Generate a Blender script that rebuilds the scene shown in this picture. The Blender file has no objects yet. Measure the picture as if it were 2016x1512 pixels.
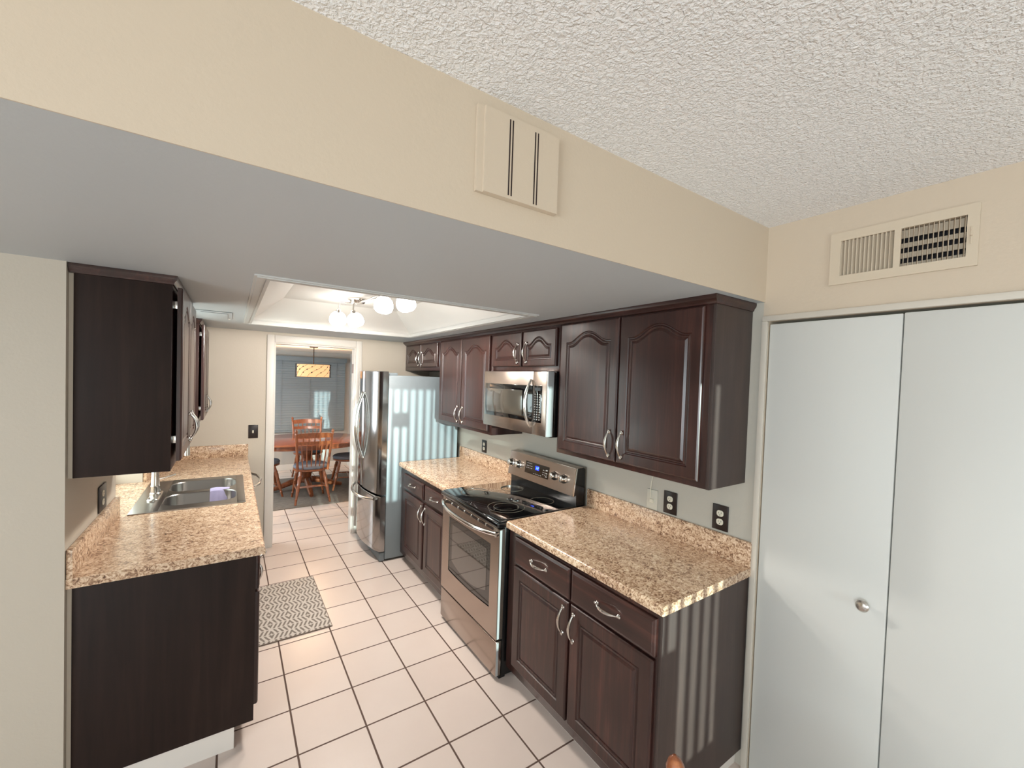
import bpy, bmesh, math, random
from mathutils import Vector, Matrix
PI = math.pi
sc = bpy.context.scene
COL = sc.collection

# ------------------------------------------------------------------ camera
YAW, PITCH, ROLL, FPX, PPX, PPY = .5996, -.0258, .0337, 823.265, 9.63, 11.97
CAM = Vector((-1.9251, -.9135, 1.7149))
cy_, sy_, cp_, sp_ = math.cos(YAW), math.sin(YAW), math.cos(PITCH), math.sin(PITCH)
fw = Vector((sy_ * cp_, cy_ * cp_, sp_)); rt = Vector((cy_, -sy_, 0)); up = rt.cross(fw)
cr_, sr_ = math.cos(ROLL), math.sin(ROLL)
r2 = rt * cr_ + up * sr_; u2 = up * cr_ - rt * sr_
cd = bpy.data.cameras.new('camera'); cam = bpy.data.objects.new('camera', cd); COL.objects.link(cam)
cam.matrix_world = Matrix(((r2.x, u2.x, -fw.x, CAM.x), (r2.y, u2.y, -fw.y, CAM.y), (r2.z, u2.z, -fw.z, CAM.z), (0, 0, 0, 1)))
cd.sensor_fit = 'HORIZONTAL'; cd.sensor_width = 36; cd.lens = FPX / 2016 * 36
cd.shift_x = -PPX / 2016; cd.shift_y = PPY / 2016; cd.clip_start = .02
sc.camera = cam

# ------------------------------------------------------------------ world, sun, daylight, exposure
vs = sc.view_settings
vs.view_transform = 'Standard'; vs.look = 'None'; vs.gamma = 1; vs.use_curve_mapping = False
vs.exposure = 1.1
sc.cycles.use_denoising = True
sc.cycles.max_bounces = 10; sc.cycles.diffuse_bounces = 6; sc.cycles.glossy_bounces = 5
sc.cycles.sample_clamp_indirect = 6
W = bpy.data.worlds.new('sky'); sc.world = W; W.use_nodes = True
bg = W.node_tree.nodes['Background']; bg.inputs[0].default_value = (.62, .80, .86, 1); bg.inputs[1].default_value = 1.4

def light(name, kind, loc, energy, color, rot=None, **kw):
    d = bpy.data.lights.new(name, kind); d.energy = energy; d.color = color
    for k, v in kw.items(): setattr(d, k, v)
    o = bpy.data.objects.new(name, d); COL.objects.link(o); o.location = loc
    if rot is not None: o.rotation_euler = rot
    return o
sd = Vector((.1196, 1, -.048)).normalized()
sun = light('sun', 'SUN', (-1, -8, 3), 3.4, (.80, 1.0, .93), angle=.0055)
sun.rotation_euler = (-sd).to_track_quat('Z', 'Y').to_euler()
# daylight through the patio window behind the camera and the sink window; side and dining are added fill
light('daylight_patio', 'AREA', (-1.42, -4.0, 1.18), 13, (.80, .95, 1.0), (PI / 2, 0, 0), shape='RECTANGLE', size=1.2, size_y=1.5)
light('fill_side', 'AREA', (-5.42, -1.9, 1.3), 50, (.86, .95, 1.0), (PI / 2, 0, -PI / 2), shape='RECTANGLE', size=2.2, size_y=1.5)  # fill lamp added at an unseen side window to light the near room
light('fill_dining', 'AREA', (-3.36, 5.6, 1.35), 34, (.84, .94, 1.0), (PI / 2, 0, -PI / 2), shape='RECTANGLE', size=1.8, size_y=1.3)  # fill lamp added to brighten the dining room, its window unseen
light('daylight_sink', 'AREA', (-2.60, 2.51, 1.42), 5, (.86, 1.0, .96), (PI / 2, 0, -PI / 2), shape='RECTANGLE', size=.78, size_y=.95)

# ------------------------------------------------------------------ helpers: mesh builder
class MB:
    def __init__(s): s.v = []; s.f = []
    def add(s, vs_, fs):
        o = len(s.v); s.v += [tuple(p) for p in vs_]; s.f += [tuple(i + o for i in f) for f in fs]; return s
    def box(s, x0, x1, y0, y1, z0, z1, b=0, seg=2):
        if x0 > x1: x0, x1 = x1, x0
        if y0 > y1: y0, y1 = y1, y0
        if z0 > z1: z0, z1 = z1, z0
        if b <= 0:
            return s.add([(x0, y0, z0), (x1, y0, z0), (x1, y1, z0), (x0, y1, z0), (x0, y0, z1), (x1, y0, z1), (x1, y1, z1), (x0, y1, z1)],
                         [(3, 2, 1, 0), (4, 5, 6, 7), (0, 1, 5, 4), (1, 2, 6, 5), (2, 3, 7, 6), (3, 0, 4, 7)])
        bm = bmesh.new(); bmesh.ops.create_cube(bm, size=1)
        for q in bm.verts:
            q.co = Vector(((x0 + x1) / 2 + q.co.x * (x1 - x0), (y0 + y1) / 2 + q.co.y * (y1 - y0), (z0 + z1) / 2 + q.co.z * (z1 - z0)))
        b = min(b, .45 * min(x1 - x0, y1 - y0, z1 - z0))
        bmesh.ops.bevel(bm, geom=list(bm.edges), offset=b, segments=seg, profile=.5, affect='EDGES')
        return s.grab(bm)
    def grab(s, bm):
        bm.verts.index_update()
        s.add([q.co[:] for q in bm.verts], [[q.index for q in f.verts] for f in bm.faces]); bm.free(); return s
    def loft(s, loops, cap0=True, cap1=True, closed=True):
        n = len(loops[0]); o = len(s.v)
        for l in loops: s.v += [tuple(p) for p in l]
        for k in range(len(loops) - 1):
            for i in range(n if closed else n - 1):
                j = (i + 1) % n
                s.f.append((o + k * n + i, o + k * n + j, o + (k + 1) * n + j, o + (k + 1) * n + i))
        if cap0: s.f.append(tuple(o + i for i in reversed(range(n))))
        if cap1: s.f.append(tuple(o + (len(loops) - 1) * n + i for i in range(n)))
        return s
    def tube(s, pts, r, n=10, cap=True, flat=1.0):
        pts = [Vector(p) for p in pts]; m = len(pts)
        R = r if isinstance(r, (list, tuple)) else [r] * m
        loops = []; prev = None
        for i in range(m):
            t = (pts[min(i + 1, m - 1)] - pts[max(i - 1, 0)]).normalized()
            if prev is None:
                a = Vector((0, 0, 1)) if abs(t.z) < .9 else Vector((1, 0, 0))
                prev = (a - t * a.dot(t)).normalized()
            else:
                prev = (prev - t * prev.dot(t)).normalized()
            w = t.cross(prev)
            loops.append([pts[i] + (prev * math.cos(2 * PI * k / n) * flat + w * math.sin(2 * PI * k / n)) * R[i] for k in range(n)])
        return s.loft(loops, cap, cap)
    def lathe(s, prof, p0, p1=None, n=28, cap=True):
        # prof: list of (radius, distance along axis from p0)
        p0 = Vector(p0); ax = (Vector(p1) - p0).normalized() if p1 is not None else Vector((0, 0, 1))
        a = Vector((1, 0, 0)) if abs(ax.x) < .9 else Vector((0, 1, 0))
        e1 = (a - ax * a.dot(ax)).normalized(); e2 = ax.cross(e1)
        return s.loft([[p0 + ax * d + (e1 * math.cos(2 * PI * k / n) + e2 * math.sin(2 * PI * k / n)) * max(r, 1e-5) for k in range(n)] for r, d in prof], cap, cap)
    def sphere(s, c, r, sx=1, sy=1, sz=1, n=16):
        loops = []
        for i in range(1, n):
            a = PI * i / n
            loops.append([(c[0] + sx * r * math.sin(a) * math.cos(2 * PI * k / n), c[1] + sy * r * math.sin(a) * math.sin(2 * PI * k / n), c[2] - sz * r * math.cos(a)) for k in range(n)])
        return s.loft(loops)
    def prism(s, poly, f0, f1):
        # poly: 2d points; f0/f1 map (a,b) to the two ends
        return s.loft([[f0(a, b) for a, b in poly], [f1(a, b) for a, b in poly]])
    def moved(s, fn): s.v = [tuple(fn(Vector(p))) for p in s.v]; return s

ORG = {}
def mesh_obj(name, mb, mat, origin, smooth=True):
    me = bpy.data.meshes.new(name)
    me.from_pydata([Vector(p) - origin for p in mb.v], [], mb.f); me.update()
    bm = bmesh.new(); bm.from_mesh(me); bmesh.ops.recalc_face_normals(bm, faces=bm.faces); bm.to_mesh(me); bm.free()
    if smooth:
        for p in me.polygons: p.use_smooth = True
        me.set_sharp_from_angle(angle=math.radians(32))
    me.materials.append(mat)
    o = bpy.data.objects.new(name, me); COL.objects.link(o); return o
def T(name, label, cat, loc, group=None):
    o = bpy.data.objects.new(name, None); COL.objects.link(o); o.empty_display_size = .05
    o.location = loc; o['label'] = label; o['category'] = cat
    if group: o['group'] = group
    ORG[o.name] = Vector(loc); return o
def P(name, mb, mat, parent, label=None, smooth=True):
    og = ORG[parent.name]; o = mesh_obj(name, mb, mat, og, smooth); o.parent = parent
    ORG[o.name] = og
    if label: o['label'] = label
    return o
def base_of(mb):
    xs, ys, zs = zip(*mb.v)
    return Vector(((min(xs) + max(xs)) / 2, (min(ys) + max(ys)) / 2, min(zs)))
def ONE(name, mb, mat, label, cat, group=None, smooth=True):
    og = base_of(mb); o = mesh_obj(name, mb, mat, og, smooth); o.location = og; ORG[o.name] = og
    o['label'] = label; o['category'] = cat
    if group: o['group'] = group
    return o
def S(name, mb, mat, parent=None, smooth=False):
    if parent is not None: return P(name, mb, mat, parent, smooth=smooth)
    o = mesh_obj(name, mb, mat, Vector((0, 0, 0)), smooth); ORG[o.name] = Vector((0, 0, 0)); o['kind'] = 'structure'; return o
def copy_thing(root, loc, rotz, label, name=None):
    r = root.copy(); COL.objects.link(r); r.location = loc; r.rotation_euler = (0, 0, rotz); r['label'] = label
    ORG[r.name] = Vector(loc)
    for ch in list(root.children):
        c = ch.copy(); COL.objects.link(c); c.parent = r
        for g in list(ch.children):
            d = g.copy(); COL.objects.link(d); d.parent = c
    return r

# ------------------------------------------------------------------ helpers: materials
def lin(r, g, b): return tuple(((c / 255 / 12.92) if c / 255 <= .04045 else ((c / 255 + .055) / 1.055) ** 2.4) for c in (r, g, b)) + (1,)
class NT:
    def __init__(s, name):
        s.m = bpy.data.materials.new(name); s.m.use_nodes = True; s.t = s.m.node_tree
        s.b = s.t.nodes['Principled BSDF']
    def n(s, kind, ins=None, **kw):
        q = s.t.nodes.new(kind)
        for k, v in kw.items(): setattr(q, k, v)
        for k, v in (ins or {}).items(): s.put(q.inputs[k], v)
        return q
    def put(s, sock, v):
        if isinstance(v, bpy.types.NodeSocket): s.t.links.new(v, sock)
        elif isinstance(v, bpy.types.Node): s.t.links.new(v.outputs[0], sock)
        else: sock.default_value = v
    def math(s, op, a, b=None, c=None):
        q = s.t.nodes.new('ShaderNodeMath'); q.operation = op; s.put(q.inputs[0], a)
        if b is not None: s.put(q.inputs[1], b)
        if c is not None: s.put(q.inputs[2], c)
        return q.outputs[0]
    def mix(s, f, a, b):
        q = s.t.nodes.new('ShaderNodeMix'); q.data_type = 'RGBA'
        s.put(q.inputs[0], f); s.put(q.inputs[6], a); s.put(q.inputs[7], b); return q.outputs[2]
    def ramp(s, f, stops):
        q = s.t.nodes.new('ShaderNodeValToRGB'); s.put(q.inputs[0], f); e = q.color_ramp.elements
        while len(e) < len(stops): e.new(.5)
        for x, (p, c) in zip(e, stops): x.position = p; x.color = c
        return q.outputs[0]
    def co(s, scale=(1, 1, 1), rot=(0, 0, 0), loc=(0, 0, 0)):
        tc = s.n('ShaderNodeTexCoord'); mp = s.n('ShaderNodeMapping', {'Vector': tc.outputs['Object'], 'Scale': scale, 'Rotation': rot, 'Location': loc}); return mp.outputs[0]
    def noise(s, vec, scale, detail=3, rough=.5, dist=0):
        return s.n('ShaderNodeTexNoise', {'Vector': vec, 'Scale': scale, 'Detail': detail, 'Roughness': rough, 'Distortion': dist}).outputs[0]
    def bump(s, h, strength, dist=.01):
        s.put(s.b.inputs['Normal'], s.n('ShaderNodeBump', {'Height': h, 'Strength': strength, 'Distance': dist}))
    def set(s, **kw):
        names = dict(base='Base Color', rough='Roughness', metal='Metallic', spec='Specular IOR Level', coat='Coat Weight', coatr='Coat Roughness', emc='Emission Color', ems='Emission Strength', trans='Transmission Weight', aniso='Anisotropic', ior='IOR', alpha='Alpha', sub='Subsurface Weight')
        for k, v in kw.items(): s.put(s.b.inputs[names[k]], v)
        return s

def plain(name, col, rough=.5, metal=0, **kw):
    q = NT(name); q.set(base=col, rough=rough, metal=metal, **kw); return q.m
def paint(name, col, rough=.55, bump=.12, scale=90):
    q = NT(name); v = q.co(); n = q.noise(v, scale, 3, .55); big = q.noise(v, 1.3, 2)
    q.set(base=q.mix(q.math('MULTIPLY', big, .12), col, tuple(c * .86 for c in col[:3]) + (1,)), rough=rough)
    q.bump(n, bump, .004); return q.m
def wood(name, axis, dark, mid, hi, rough=.30, coat=.15, gs=1.0, spec=.5):
    q = NT(name); sc_ = [26 * gs, 26 * gs, 26 * gs]; sc_['xyz'.index(axis)] = 1.6 * gs
    v = q.co(tuple(sc_)); n1 = q.noise(v, 1, 5, .6, .6); v2 = q.co(tuple(x * 4 for x in sc_)); n2 = q.noise(v2, 1, 3, .6)
    v3 = q.co((3, 3, 3)); n3 = q.noise(v3, 1, 3, .6)
    f = q.math('ADD', q.math('MULTIPLY', n1, .55), q.math('ADD', q.math('MULTIPLY', n2, .2), q.math('MULTIPLY', n3, .25)))
    q.set(base=q.ramp(f, [(.3, dark), (.52, mid), (.72, hi)]), rough=rough, coat=coat, coatr=.15, spec=spec)
    q.bump(n2, .05, .002); return q.m
def steel(name, col, rough=.22, axis='z', amt=.10):
    q = NT(name); s_ = [260, 260, 260]; s_['xyz'.index(axis)] = 2.0
    n = q.noise(q.co(tuple(s_)), 1, 3, .6)
    q.set(base=col, metal=1.0, rough=q.math('MULTIPLY_ADD', n, amt, rough - amt / 2)); return q.m

M = {}
M['wall'] = paint('wall_paint', lin(204, 188, 168))
M['wallk'] = paint('wall_paint_kitchen', lin(190, 180, 166))
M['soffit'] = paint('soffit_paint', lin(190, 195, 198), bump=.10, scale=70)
M['white'] = plain('white_trim', lin(212, 206, 199), .4)
M['well'] = paint('well_white', lin(234, 232, 228), .5, .06)
M['doorw'] = plain('door_white', lin(208, 208, 204), .5)
M['vent'] = plain('vent_paint', lin(206, 191, 170), .45)
M['ventd'] = plain('vent_dark', lin(34, 30, 34), .8)
M['black'] = plain('black_gap', lin(10, 9, 9), .7)
def m_popcorn():
    q = NT('popcorn_ceiling'); v = q.co(); n0 = q.noise(v, 92, 2, .5, .7); n1 = q.noise(v, 190, 2, .5, .4)
    h = q.n('ShaderNodeMapRange', {0: q.math('ADD', q.math('MULTIPLY', n0, .72), q.math('MULTIPLY', n1, .28)), 1: .36, 2: .74, 3: 0.0, 4: 1.0}, interpolation_type='SMOOTHSTEP').outputs[0]
    q.set(base=lin(246, 245, 245), rough=.75); q.bump(h, .78, .006); return q.m
M['popcorn'] = m_popcorn()
def m_tile():
    q = NT('floor_tile'); tc = q.n('ShaderNodeTexCoord'); sp = q.n('ShaderNodeSeparateXYZ', {0: tc.outputs['Object']})
    t = .2991; fx = q.math('DIVIDE', q.math('ADD', sp.outputs[0], 1.3575 + 40 * t), t); fy = q.math('DIVIDE', q.math('SUBTRACT', sp.outputs[1], 2.6131 - 40 * t), t)
    dx = q.math('ABSOLUTE', q.math('SUBTRACT', q.math('FRACT', q.math('ADD', fx, .5)), .5)); dy = q.math('ABSOLUTE', q.math('SUBTRACT', q.math('FRACT', q.math('ADD', fy, .5)), .5))
    d = q.math('MINIMUM', dx, dy)
    g = q.n('ShaderNodeMapRange', {0: d, 1: .0115, 2: .0165, 3: 0.0, 4: 1.0}).outputs[0]
    cell = q.n('ShaderNodeCombineXYZ', {0: q.math('FLOOR', fx), 1: q.math('FLOOR', fy)})
    wn = q.n('ShaderNodeTexWhiteNoise', {0: cell.outputs[0]}).outputs[0]
    mott = q.noise(q.co(), 5, 4, .6)
    tile = q.mix(q.math('ADD', q.math('MULTIPLY', wn, .35), q.math('MULTIPLY', mott, .6)), lin(215, 201, 193), lin(203, 187, 178))
    q.set(base=q.mix(g, lin(84, 63, 53), tile), rough=q.math('MULTIPLY_ADD', g, -.5, .78))
    q.bump(q.math('ADD', g, q.math('MULTIPLY', q.noise(q.co(), 9, 2), .05)), .5, .003); return q.m
M['tile'] = m_tile()
M['tilebase'] = plain('white_tile_base', lin(222, 215, 208), .3)
def m_granite():
    q = NT('granite_laminate'); v = q.co((1, 1.0, 1)); a = q.noise(v, 62, 5, .62, 1.4); b = q.noise(v, 150, 3, .6, .5); c = q.noise(v, 14, 3, .5)
    f = q.math('ADD', q.math('MULTIPLY', a, .70), q.math('ADD', q.math('MULTIPLY', b, .18), q.math('MULTIPLY', c, .12)))
    q.set(base=q.ramp(f, [(.37, lin(96, 70, 54)), (.44, lin(148, 114, 90)), (.50, lin(196, 164, 134)), (.60, lin(226, 202, 176))]), rough=.25, coat=.25, coatr=.1); return q.m
M['granite'] = m_granite()
DK, MD, HI = lin(30, 16, 14), lin(52, 28, 24), lin(86, 50, 42)
M['wz'] = wood('espresso_wood', 'z', DK, MD, HI); M['wy'] = wood('espresso_wood_rail', 'y', DK, MD, HI)
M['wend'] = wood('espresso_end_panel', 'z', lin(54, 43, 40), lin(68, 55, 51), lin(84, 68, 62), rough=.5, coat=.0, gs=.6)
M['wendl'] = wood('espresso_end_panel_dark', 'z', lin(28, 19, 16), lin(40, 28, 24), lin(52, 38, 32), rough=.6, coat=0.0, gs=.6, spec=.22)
M['oak'] = wood('honey_oak', 'z', lin(88, 44, 24), lin(134, 74, 42), lin(172, 106, 64), rough=.3, coat=.4, gs=2)
M['oakx'] = wood('honey_oak_top', 'x', lin(92, 45, 26), lin(134, 72, 42), lin(166, 98, 58), rough=.13, coat=.6)
M['oakw'] = wood('warm_oak', 'z', lin(170, 95, 45), lin(205, 130, 72), lin(225, 158, 95), rough=.3, coat=.4, gs=2)
M['nickel'] = plain('satin_nickel', lin(205, 200, 194), .22, 1)
M['steel'] = steel('brushed_steel', lin(174, 159, 149), .25, 'y'); M['steelv'] = steel('brushed_steel_door', lin(166, 164, 163), .13, 'y', .04)
M['steelb'] = plain('bright_steel', lin(225, 225, 222), .12, 1)
M['sinksteel'] = steel('sink_steel', lin(158, 154, 150), .30, 'x')
M['silver'] = plain('silver_side_paint', lin(168, 171, 172), .35, .25)
M['fgray'] = plain('fridge_gray_paint', lin(122, 131, 136), .42, 0, spec=.5)
M['blackg'] = plain('black_glass', lin(9, 9, 10), .06, 0, coat=.5, coatr=.03)
M['blackp'] = plain('black_enamel', lin(14, 14, 15), .22)
M['ovenglass'] = plain('oven_glass', lin(34, 30, 28), .05, 0, coat=1, coatr=.03, spec=.9)
M['mwglass'] = plain('microwave_glass', lin(66, 62, 56), .09, 0, coat=.6)
M['burner'] = plain('burner_ring', lin(84, 78, 70), .25)
M['mark'] = plain('panel_marks', lin(170, 168, 165), .5)
M['disp'] = plain('clock_display', lin(8, 10, 60), .2, emc=lin(20, 50, 255), ems=1.1)
M['digit'] = plain('clock_digits', lin(60, 110, 255), .3, emc=lin(110, 170, 255), ems=2.5)
M['knob'] = plain('chrome_knob', lin(222, 222, 220), .14, 1)
M['brown'] = plain('dark_bronze_plate', lin(34, 22, 20), .35)
M['almond'] = plain('almond_plastic', lin(224, 218, 200), .35)
M['ivory'] = plain('white_plastic', lin(205, 200, 186), .4)
M['globe'] = plain('lit_glass_shade', lin(255, 250, 240), .3, emc=(1.0, .96, .90, 1), ems=6)
M['lilac'] = NT('lilac_cloth').set(base=lin(172, 165, 200), rough=.9).m
M['cushion'] = plain('slate_cushion', lin(104, 108, 118), .85)
M['blind'] = plain('blind_slats', lin(120, 130, 136), .5)
M['vane'] = plain('blind_vanes', lin(215, 210, 200), .6)
M['iron'] = plain('dark_iron', lin(40, 32, 28), .45, .6)
M['glass'] = NT('window_glass').set(base=(1, 1, 1, 1), rough=0, trans=1, ior=1.01).m
M['slot'] = plain('slot_dark', lin(40, 22, 20), .8)
M['dining'] = paint('dining_wall', lin(176, 172, 166))
M['dceil'] = paint('dining_ceiling', lin(232, 222, 208))
M['carpet'] = NT('area_rug_pile').m
def m_rugpile():
    q = NT('gray_area_rug'); n = q.noise(q.co((18, 60, 18)), 1, 4, .7); n2 = q.noise(q.co(), 300, 2)
    q.set(base=q.ramp(q.math('ADD', q.math('MULTIPLY', n, .7), q.math('MULTIPLY', n2, .3)), [(.3, lin(92, 84, 78)), (.7, lin(138, 128, 118))]), rough=.95); q.bump(n2, .5, .004); return q.m
M['carpet'] = m_rugpile()
def m_mat():
    q = NT('patterned_kitchen_mat'); tc = q.n('ShaderNodeTexCoord'); sp = q.n('ShaderNodeSeparateXYZ', {0: tc.outputs['Object']})
    wob = q.math('MULTIPLY', q.noise(q.co(), 60, 2), .006)
    def tri(s_, p): return q.math('MULTIPLY', q.math('ABSOLUTE', q.math('SUBTRACT', q.math('FRACT', q.math('DIVIDE', q.math('ADD', s_, wob), p)), .5)), 2.0)
    ux = q.math('MULTIPLY', tri(sp.outputs[0], .23), .115); ay = tri(sp.outputs[1], .128)
    st = q.math('FRACT', q.math('ADD', q.math('DIVIDE', ux, .027), q.math('MULTIPLY', ay, .95)))
    ln = q.math('LESS_THAN', q.math('ABSOLUTE', q.math('SUBTRACT', st, .5)), .24)
    brk = q.math('LESS_THAN', q.math('ABSOLUTE', q.math('SUBTRACT', ay, .5)), .43)
    f = q.math('MULTIPLY', ln, brk)
    q.set(base=q.mix(f, lin(198, 189, 180), lin(124, 114, 106)), rough=.9); q.bump(q.noise(q.co(), 500, 2), .4, .002); return q.m
M['mat'] = m_mat()
M['rubber'] = plain('mat_edge', lin(120, 106, 96), .8)
def m_lampshade():
    q = NT('amber_lamp_shade'); q.set(base=lin(150, 112, 72), rough=.8, emc=lin(255, 194, 142), ems=.48); return q.m
M['shade'] = m_lampshade()

# ------------------------------------------------------------------ setting
ZS, ZC, XL, YL, YF = 2.088, 2.41, -2.425, 1.278, 3.74
def walled(lo, hi, axis, holes):
    """boxes filling lo..hi but for the holes; holes are (a0,a1,z0,z1) along the wall's length axis"""
    mb = MB(); k = 'xyz'.index(axis)
    A = sorted({lo[k], hi[k], *[h[0] for h in holes], *[h[1] for h in holes]}); Z = sorted({lo[2], hi[2], *[h[2] for h in holes], *[h[3] for h in holes]})
    for a0, a1 in zip(A, A[1:]):
        for z0, z1 in zip(Z, Z[1:]):
            ca, cz = (a0 + a1) / 2, (z0 + z1) / 2
            if any(h[0] < ca < h[1] and h[2] < cz < h[3] for h in holes): continue
            b = [lo[0], hi[0], lo[1], hi[1]]; b[2 * k] = a0; b[2 * k + 1] = a1
            mb.box(*b, z0, z1)
    return mb
S('floor', MB().box(-5.6, .3, -4.4, 7.5, -.1, 0), M['tile'])
S('wall_right', MB().box(0, .14, .0045, 3.74, 0, ZC), paint('wall_paint_gray', lin(186, 181, 170)))
S('wall_right_closet', walled((0, -4.2, 0), (.14, .0045, ZC), 'y', [(-.905, -.019, 0, 2.002), (-.605, -.27, 2.15, 2.286)]), M['wall'])
S('wall_closet', MB().box(.5, .55, -1.2, .2, 0, ZC).box(.14, .5, -1.2, -1.15, 0, ZC).box(.14, .5, .15, .2, 0, ZC), M['black'])
S('wall_left', walled((-2.62, YL, 0), (XL, YF, ZS), 'y', [(2.10, 2.925, .876, 1.93)]), M['wallk'])
S('wall_front', MB().box(-5.5, -2.62, YL, YL + .14, 0, ZS), M['wall'])
S('wall_far', walled((-2.62, YF, 0), (.14, YF + .11, ZS + .2), 'x', [(-1.585, -.836, 0, 1.992)]), M['wallk'])
S('wall_bulkhead', MB().box(-5.5, 0, 0, .09, ZS + .021, ZC + .05).box(-5.5, 0, 0, .003, ZS, ZS + .021), M['wall'])
S('wall_side', walled((-5.6, -4.2, 0), (-5.5, 1.42, ZC), 'y', [(-3.0, -.8, .55, 2.05)]), M['wall'])
S('wall_back', walled((-5.6, -4.3, 0), (.14, -4.2, ZC), 'x', [(-2.13, -.715, .40, 1.96)]), M['wall'])
S('ceiling', MB().box(-5.6, .14, -4.3, .0, ZC, ZC + .08), M['popcorn'])
# soffit with the light well cut in it
WX0, WX1, WY0, WY1 = -1.811, -.522, 1.05, 2.974
ck = MB()
for x0, x1, y0, y1 in ((-5.5, WX0, .09, YF), (WX1, 0, .09, YF), (WX0, WX1, .09, WY0), (WX0, WX1, WY1, YF)):
    ck.box(x0, x1, y0, y1, ZS, ZS + .02)
ck.box(-5.5, 0, .003, .09, ZS, ZS + .02)
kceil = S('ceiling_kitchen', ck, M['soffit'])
ZW, WI = 2.278, .21
def rect(x0, x1, y0, y1, z): return [(x0, y0, z), (x1, y0, z), (x1, y1, z), (x0, y1, z)]
S('light_well', MB().loft([rect(WX0, WX1, WY0, WY1, ZS + .015), rect(WX0 + WI, WX1 - WI, WY0 + WI, WY1 - WI, ZW)], False, True), M['well'], kceil)
tr = MB()
for o0, o1, z0, z1 in ((.046, 0, ZS - .006, ZS), (.036, .012, ZS - .011, ZS - .006), (.004, -.010, ZS - .009, ZS + .02)):
    a, b = rect(WX0 - o0, WX1 + o0, WY0 - o0, WY1 + o0, 0), rect(WX0 - o1, WX1 + o1, WY0 - o1, WY1 + o1, 0)
    L = lambda r, z: [(p[0], p[1], z) for p in r]
    tr.loft([L(a, z1), L(a, z0), L(b, z0), L(b, z1)], False, False)
S('trim_1', tr, plain('well_trim', lin(198, 197, 194), .5))
# doorway casing
dc = MB()
for x0, x1, z0, z1 in ((-1.648, -1.585, 0, 2.062), (-.836, -.773, 0, 2.062), (-1.585, -.836, 1.992, 2.062)):
    dc.box(x0, x1, YF - .016, YF, z0, z1, .005); dc.box(x0, x1, YF + .11, YF + .126, z0, z1, .005)
for x0, x1, z0, z1 in ((-1.587, -1.573, 0, 1.992), (-.848, -.834, 0, 1.992), (-1.573, -.848, 1.978, 1.992)):
    dc.box(x0, x1, YF - .004, YF + .114, z0, z1, .002)
dcs = S('trim_2', dc, M['white'], smooth=True)
S('hinge', MB().box(-.852, -.847, YF + .02, YF + .09, 1.72, 1.82, .001), plain('hinge_mauve', lin(150, 132, 128), .4, .6), dcs)
S('baseboard_far', MB().box(-.773, -.01, YF - .014, YF, 0, .09, .004), M['white'])
# closet bifold door
S('trim_3', MB().box(-.014, 0, -.019, .004, 0, 2.002, .002).box(-.014, 0, -.93, .004, 2.002, 2.026, .003).box(-.014, 0, -.93, -.907, 0, 2.002, .002), plain('closet_trim', lin(204, 196, 184), .5), smooth=True)
d1 = bpy.data.objects.new('door_1', None); COL.objects.link(d1); d1.location = (0, -.46, 0); d1['kind'] = 'structure'; ORG['door_1'] = Vector((0, -.46, 0))
P('door_panel', MB().box(.003, .036, -.459, -.023, .012, 1.990, .003), M['doorw'], d1)
P('door_panel', MB().box(.003, .036, -.901, -.4625, .012, 1.992, .003), M['doorw'], d1)
P('knob', MB().lathe([(.011, 0), (.009, .006), (.008, .014), (.014, .019), (.0205, .025), (.0205, .030), (.015, .036), (.004, .039)], (.003, -.398, .934), (-1, -.398, .934)), M['nickel'], d1)
# sink window, patio window behind the camera, added side window for the fill
def window(name, ax, plane, a0, a1, z0, z1, bars, w=.035, d=.03):
    fr = MB()
    def bx(p0, p1, q0, q1): fr.box(plane - d / 2, plane + d / 2, p0, p1, q0, q1, .003) if ax == 'x' else fr.box(p0, p1, plane - d / 2, plane + d / 2, q0, q1, .003)
    bx(a0, a0 + w, z0, z1); bx(a1 - w, a1, z0, z1); bx(a0 + w, a1 - w, z0, z0 + w); bx(a0 + w, a1 - w, z1 - w, z1)
    for b in bars: bx(b - w / 2, b + w / 2, z0 + w, z1 - w)
    return S(name, fr, M['white'], smooth=True)
window('window_1', 'x', -2.585, 2.10, 2.925, .914, 1.93, [2.51])
w2 = window('window_2', 'y', -4.26, -2.13, -.715, .40, 1.96, [])
S('sun_block_panel', MB().box(-1.25, -1.03, -4.285, -4.25, .40, .925, .004), M['white'], w2); S('sun_block_panel', MB().box(-1.62, -1.45, -4.285, -4.25, .40, .895, .004), M['white'], w2)  # unseen blockers added to cut the low sun stripes, not window parts
S('sun_block_plate', MB().box(-1.565, -1.39, -4.28, -4.255, 1.575, 1.715, .004), M['white'], w2)  # unseen blocker added to cast the box shadow on the refrigerator side
random.seed(4)
vb = MB(); x = -.705 + .0755 * 2
while x > -2.2:
    a = 1.10 + random.uniform(-.04, .04); hx, hy = .044 * math.cos(a), .044 * math.sin(a)
    vb.loft([[(x - hx, -4.10 - hy, z), (x + hx, -4.10 + hy, z), (x + hx + .001, -4.10 + hy, z), (x - hx + .001, -4.10 - hy, z)] for z in (.38, 1.98)])
    x -= .0755
S('vertical_vane', vb, M['vane'], w2)
window('fill_window_3', 'x', -5.55, -3.0, -.8, .55, 2.05, [-1.9])  # unseen window added to go with the side fill lamp
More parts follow.
